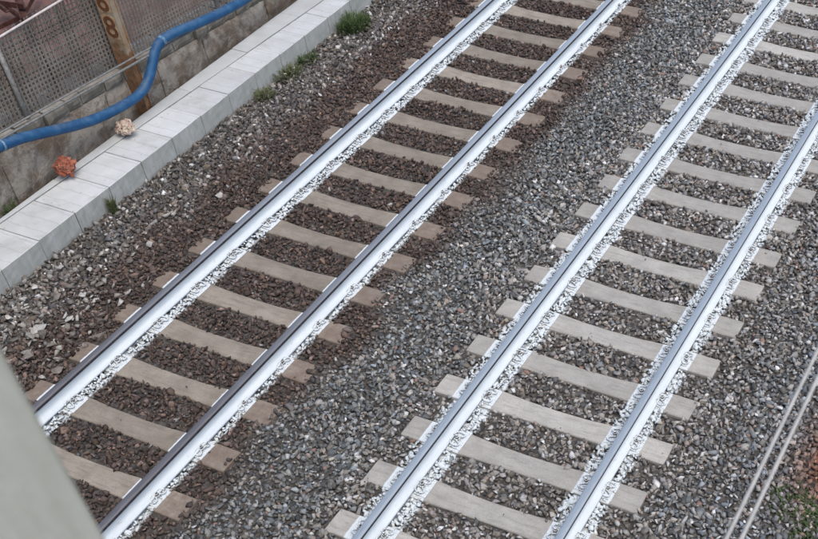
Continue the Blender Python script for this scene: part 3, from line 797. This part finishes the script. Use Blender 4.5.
def mesh_panel(y0, y1, x, pitch, vw, hw, phase=0.0, warp=0.004):
    L = []; y = y0+phase
    while y < y1:
        L.append((y, fence_z(y)+0.01, y+random.uniform(-warp, warp), fence_top(y)-0.004)); y += pitch
    v1 = quad_bars(L, vw, 0.006, x)
    H = []; k = 0
    while k*pitch < fence_top(y0)-fence_z(y0)-0.03:
        o_ = 0.03+k*pitch; H.append((y0, fence_z(y0)+o_, y1, fence_z(y1)+o_+random.uniform(-warp, warp))); k += 1
    v2 = quad_bars([(a_, min(b_, fence_top(a_)), c_, min(d_, fence_top(c_))) for a_, b_, c_, d_ in H], hw, 0.006, x-0.0065)
    V, F = join_data(v1, v2); return mesh_obj('mesh_panel', V, F, M_MESH, fence)
yp = on_x(12, 82, FXX+0.04)[1]
posts_y = [yp-3.2, yp, yp+3.2, yp+6.4, yp+9.6]
for a, b in zip(posts_y[:-1], posts_y[1:]): mesh_panel(a+0.03, b-0.03, FXX, 0.052, 0.019, 0.015)
mesh_panel(yp-1.2, on_x(103, 30, FXX)[1]+0.25, FXX-0.06, 0.060, 0.018, 0.016, 0.03, 0.02)
for py in posts_y:
    V, F = tube_data([Vector((FXX+0.04, py, fence_z(py)-0.25))-FO, Vector((FXX+0.04, py, fence_top(py)+0.01))-FO], 0.026, 10); mesh_obj('post', V, F, M_GALV, fence, True)
RX = -3.135
for p, q, r_ in (((0, 133), (205, 17), 0.011), ((0, 139.5), (205, 23.5), 0.015)):
    zf = line_z(p, q, RX)
    V, F = tube_data([Vector((RX, yy, zf(yy)))-FO for yy in np.arange(4, 18, 1.0)], r_, 8); mesh_obj('bottom_rail', V, F, M_GALV, fence, True)
V, F = tube_data([Vector((FXX+0.02, yy, fence_top(yy)))-FO for yy in np.arange(4, 18, 1.0)], 0.013, 6); mesh_obj('top_wire', V, F, M_WIREW, fence, True)
rod = tube_data([on_x(26, 20, -3.50), on_x(58, 90, -3.50)], 0.016, 6)
o = mesh_obj('rusty_rod', rod[0], rod[1], M_RUST); tag(o, 'thin dark rusty rod leaning on the mesh fence left of the numbered post', 'rod')

# ------------------------------------------------------------------ numbered post
post = empty('numbered_post', (-3.29, 8.92, -0.4), 'rusty brown and grey upright post with painted numerals standing against the old wall', 'post')
bm = bmesh.new()
H = 5.0
add_box(bm, (0, -0.035, H/2), (0.225, 0.010, H), None, 0.002)
add_box(bm, (0, 0.045, H/2), (0.225, 0.010, H), None, 0.002)
add_box(bm, (0.09, 0.005, H/2), (0.010, 0.070, H-0.01), None, 0.0)
add_box(bm, (-0.09, 0.005, H/2), (0.010, 0.070, H-0.01), None, 0.0)
bm_obj('shaft', bm, M_POST, post)
def plate(zc, hh, seed):
    r = np.random.default_rng(seed); n = 26; V = []; F = []
    for side in (0, 1):
        for k in range(n):
            a = 2*math.pi*k/n; q = max(abs(math.cos(a)), abs(math.sin(a)))
            V.append((math.cos(a)/q*0.103*r.uniform(0.80, 1.0), -0.0405-0.003*side, zc+math.sin(a)/q*hh*r.uniform(0.82, 1.05)))
    F.append(tuple(range(n, 2*n))); F.append(tuple(range(n))[::-1])
    for k in range(n): F.append((k, (k+1) % n, n+(k+1) % n, n+k))
    return mesh_obj('number_plate', V, F, M_PLATE, post)
def digit(ch, zc, par, h=0.25):
    cu = bpy.data.curves.new('digit', 'FONT'); cu.body = ch; cu.size = 1.0; cu.extrude = 0.004; cu.align_x = 'CENTER'; cu.align_y = 'CENTER'; cu.offset = 0.012
    tmp = bpy.data.objects.new('tmp', cu); COL.objects.link(tmp)
    dg = bpy.context.evaluated_depsgraph_get(); me = bpy.data.meshes.new_from_object(tmp.evaluated_get(dg)); bpy.data.objects.remove(tmp)
    co = np.array([v.co[:] for v in me.vertices]); mn = co.min(0); mx = co.max(0)
    s = h/(mx[1]-mn[1]); c = (mx+mn)/2
    for v in me.vertices:
        x = (v.co.x-c[0])*s*1.0; z = (v.co.y-c[1])*s; yv = v.co.z
        v.co = (x, -0.0475-yv*0.5, zc+z)
    me.materials.clear(); me.materials.append(M_DIGIT)
    return link('digit', me, par)
def z_on_post(u, v):
    d = ray(u, v); t = (8.885-CAM[1])/d[1]; return CAM[2]+d[2]*t
z8 = z_on_post(107, 25.5)+0.4; z6 = z_on_post(99, 0.5)+0.4
p8 = plate(z8, 0.155, 1); p6 = plate(z6+0.01, 0.15, 2)
digit('8', z8, p8, 0.26); digit('6', z6+0.015, p6, 0.26)

# ------------------------------------------------------------------ blue hose
hx = -3.10
pts2 = [(-40, 158), (0, 146), (20, 138.5), (40, 133.5), (60, 129), (80, 124), (100, 117), (122, 106), (138, 95.5), (147, 83), (151.5, 68), (155, 52), (161, 41), (175, 32.5), (192, 25.5), (215, 15.5), (236, 4.5), (255, -7), (290, -26)]
pp = [on_x(u, v, hx-0.0*(u > 165)) for u, v in pts2]
path = smooth_path(pp, 6)
V, F = tube_data(path, 0.058, 16)
hose = mesh_obj('hose', V, F, M_HOSE, None, True); tag(hose, 'thick blue hose slung along the old wall with a kink beside the numbered post', 'hose')
for (u, v, u2, v2) in ((160.5, 41.5, 162.5, 39.6), (0.5, 145.8, 2.5, 145.1)):
    a = on_x(u, v, hx); b = on_x(u2, v2, hx); V, F = tube_data([a, b], 0.0615, 16); mesh_obj('joint_tape', V, F, M_TAPE, hose, True)

# ------------------------------------------------------------------ overhead contact wires of the next track, close above
for xw, lab in ((6.681, 'left one of the two parallel pale overhead wires crossing the lower right corner'), (6.714, 'right one of the two parallel pale overhead wires crossing the lower right corner')):
    prof = []
    n = 14
    for k in range(n):
        a = 2*math.pi*k/n; r_ = 0.0056*(0.78 if k in (2, 5) else 1.0); prof.append((r_*math.cos(a), r_*math.sin(a)))
    ysw = [-10, -4, 0, 3, 6, 12, 26]; V = [(xw+a, yy, 5.2+b) for yy in ysw for a, b in prof]; F = []
    for i in range(len(ysw)-1):
        for k in range(n): F.append((i*n+(k+1) % n, i*n+k, (i+1)*n+k, (i+1)*n+(k+1) % n))
    F += [tuple(range(n)), tuple(range((len(ysw)-1)*n, len(ysw)*n))[::-1]]
    tag(mesh_obj('contact_wire', V, F, M_WIRE, None, True), lab, 'overhead wire', 'twin overhead contact wires')

# ------------------------------------------------------------------ bridge deck under the camera and the pillar beside it
d = ray(54, 445); pa = CAM+d*1.45
bm = bmesh.new()
back = Vector((-RGT[0], -RGT[1], 0)).normalized(); away = Vector((d[0], d[1], 0)).normalized(); back = Vector((-away.y, away.x, 0))
e1 = back; e2 = (away*math.cos(R(12))+back*math.sin(R(12)))
A0 = Vector((pa[0], pa[1], 0)); q = [A0, A0+e1*0.5, A0+e1*0.5+e2*0.35, A0+e2*0.35]
lo = [bm.verts.new((v.x, v.y, 5.2)) for v in q]; hi = [bm.verts.new((v.x, v.y, 8.3)) for v in q]
bm.faces.new(lo[::-1]); bm.faces.new(hi)
for k in range(4): bm.faces.new((lo[k], lo[(k+1) % 4], hi[(k+1) % 4], hi[k]))
bmesh.ops.recalc_face_normals(bm, faces=bm.faces); bmesh.ops.bevel(bm, geom=list(bm.edges), offset=0.004, segments=2, affect='EDGES')
tag(bm_obj('pillar', bm, M_PILLAR), 'blurred pale grey-green concrete pillar close to the camera at the lower left corner', 'pillar')
bm = bmesh.new(); add_box(bm, (4.0, -1.9, 5.55), (30, 4.2, 0.5), None, 0.02)
dk = bm_obj('bridge_deck', bm, M_PILLAR); dk['kind'] = 'structure'

# ------------------------------------------------------------------ weeds
def weed(name, loc, rad, h, n, mat, label, cat, seed, lean=0.5, wid=0.008, group=None):
    r = np.random.default_rng(seed); V = []; F = []; T = []
    for _ in range(n):
        a = r.uniform(0, 6.283); rr = rad*math.sqrt(r.random())*(1.0); bx, by = rr*math.cos(a)*0.8, rr*math.sin(a)
        hh = h*r.uniform(0.35, 1.0)*(1-0.55*(rr/rad)**2); da = a+r.normal(0, 0.8); ln = lean*r.uniform(0.2, 1.2)*hh; t = r.random()
        w = wid*r.uniform(0.6, 1.5); px_, py_ = -math.sin(da), math.cos(da); o = len(V)
        for s in (0, 0.4, 0.75, 1.0):
            cx = bx+math.cos(da)*ln*s*s; cy = by+math.sin(da)*ln*s*s; cz = hh*(s-0.25*s*s*lean)
            ww = w*(1-s)**0.6+0.0008
            V += [(cx-px_*ww, cy-py_*ww, cz), (cx+px_*ww, cy+py_*ww, cz)]; T += [t*0.6+0.4*s]*2
        for k in range(3): F.append((o+2*k, o+2*k+1, o+2*k+3, o+2*k+2))
        # leaflets along the blade
        for q_ in range(3):
            s = r.uniform(0.3, 1); cx = bx+math.cos(da)*ln*s*s; cy = by+math.sin(da)*ln*s*s; cz = hh*(s-0.25*s*s*lean); b2 = r.uniform(0, 6.283); L = w*r.uniform(1.6, 3.2)
            dx, dy = math.cos(b2), math.sin(b2); o = len(V); dz = r.uniform(-0.3, 0.6)*L
            V += [(cx, cy, cz), (cx+dx*L*.5-dy*L*.28, cy+dy*L*.5+dx*L*.28, cz+dz*.6), (cx+dx*L, cy+dy*L, cz+dz), (cx+dx*L*.5+dy*L*.28, cy+dy*L*.5-dx*L*.28, cz+dz*.6)]; T += [t*0.5+r.random()*0.5]*4
            F.append((o, o+1, o+2, o+3))
    ob = mesh_obj(name, V, F, mat); ob.location = loc
    at = ob.data.attributes.new('tint', 'FLOAT', 'POINT'); at.data.foreach_set('value', T)
    return tag(ob, label, cat, group) if label else ob
weed('weed', (-2.30, 11.95, -0.25), 0.25, 0.28, 460, M_LEAF, 'largest green weed clump at the far end of the concrete trough', 'weed', 1, 0.7, 0.006)
weed('weed', (-2.38, 10.95, -0.25), 0.16, 0.15, 120, M_LEAF, 'sparse green weed against the trough, second clump below the largest one', 'weed', 2, 0.9, 0.006)
weed('weed', (-2.39, 10.55, -0.25), 0.22, 0.18, 180, M_LEAF2, 'middle low green weed creeping along the foot of the trough', 'weed', 3, 0.9, 0.006)
weed('weed', (-2.37, 10.00, -0.25), 0.15, 0.15, 100, M_LEAF2, 'yellowish green weed at the foot of the trough, lowest in the row of clumps', 'weed', 4, 0.9, 0.006)
weed('weed', (-2.43, 7.33, -0.24), 0.045, 0.24, 110, M_LEAF2, 'slim light green weed growing up the side face of a trough slab', 'weed', 5, 0.3, 0.006)
weed('weed', (-3.24, 6.72, -0.16), 0.07, 0.26, 160, M_LEAF, 'green weed in the gap between wall and trough rim at the left edge', 'weed', 6, 0.6)
# low growth on the soil at the lower right
r_ = np.random.default_rng(5)
o = weed('ground_cover', (6.14, 6.05, -0.25), 0.50, 0.08, 1100, M_LEAF, None, None, 7, 0.9, 0.007); o.scale = (0.62, 1.0, 1); o['kind'] = 'stuff'
weed('weed', (5.80, 6.32, -0.25), 0.22, 0.09, 150, M_LEAF, 'low green weed on the ballast right of the two overhead wires', 'weed', 8, 0.9)
# thin cable bonded to the right rail of the left track
cp = [on_z(u, v, z) for u, v, z in ((300, 322, -0.15), (304, 315, -0.14), (313, 305, -0.15), (322, 297, -0.17), (331, 288, -0.178), (339, 277, -0.175))]
V, F = tube_data(smooth_path(cp, 4), 0.008, 6)
tag(mesh_obj('bond_cable', V, F, M_HEAD_SIDE, None, True), 'thin dark cable lying along the left side of the second rail', 'cable')
cr = [on_z(u, v, -0.182) for u, v in ((262, 337), (272, 330), (283, 320), (290, 309), (292, 300))]
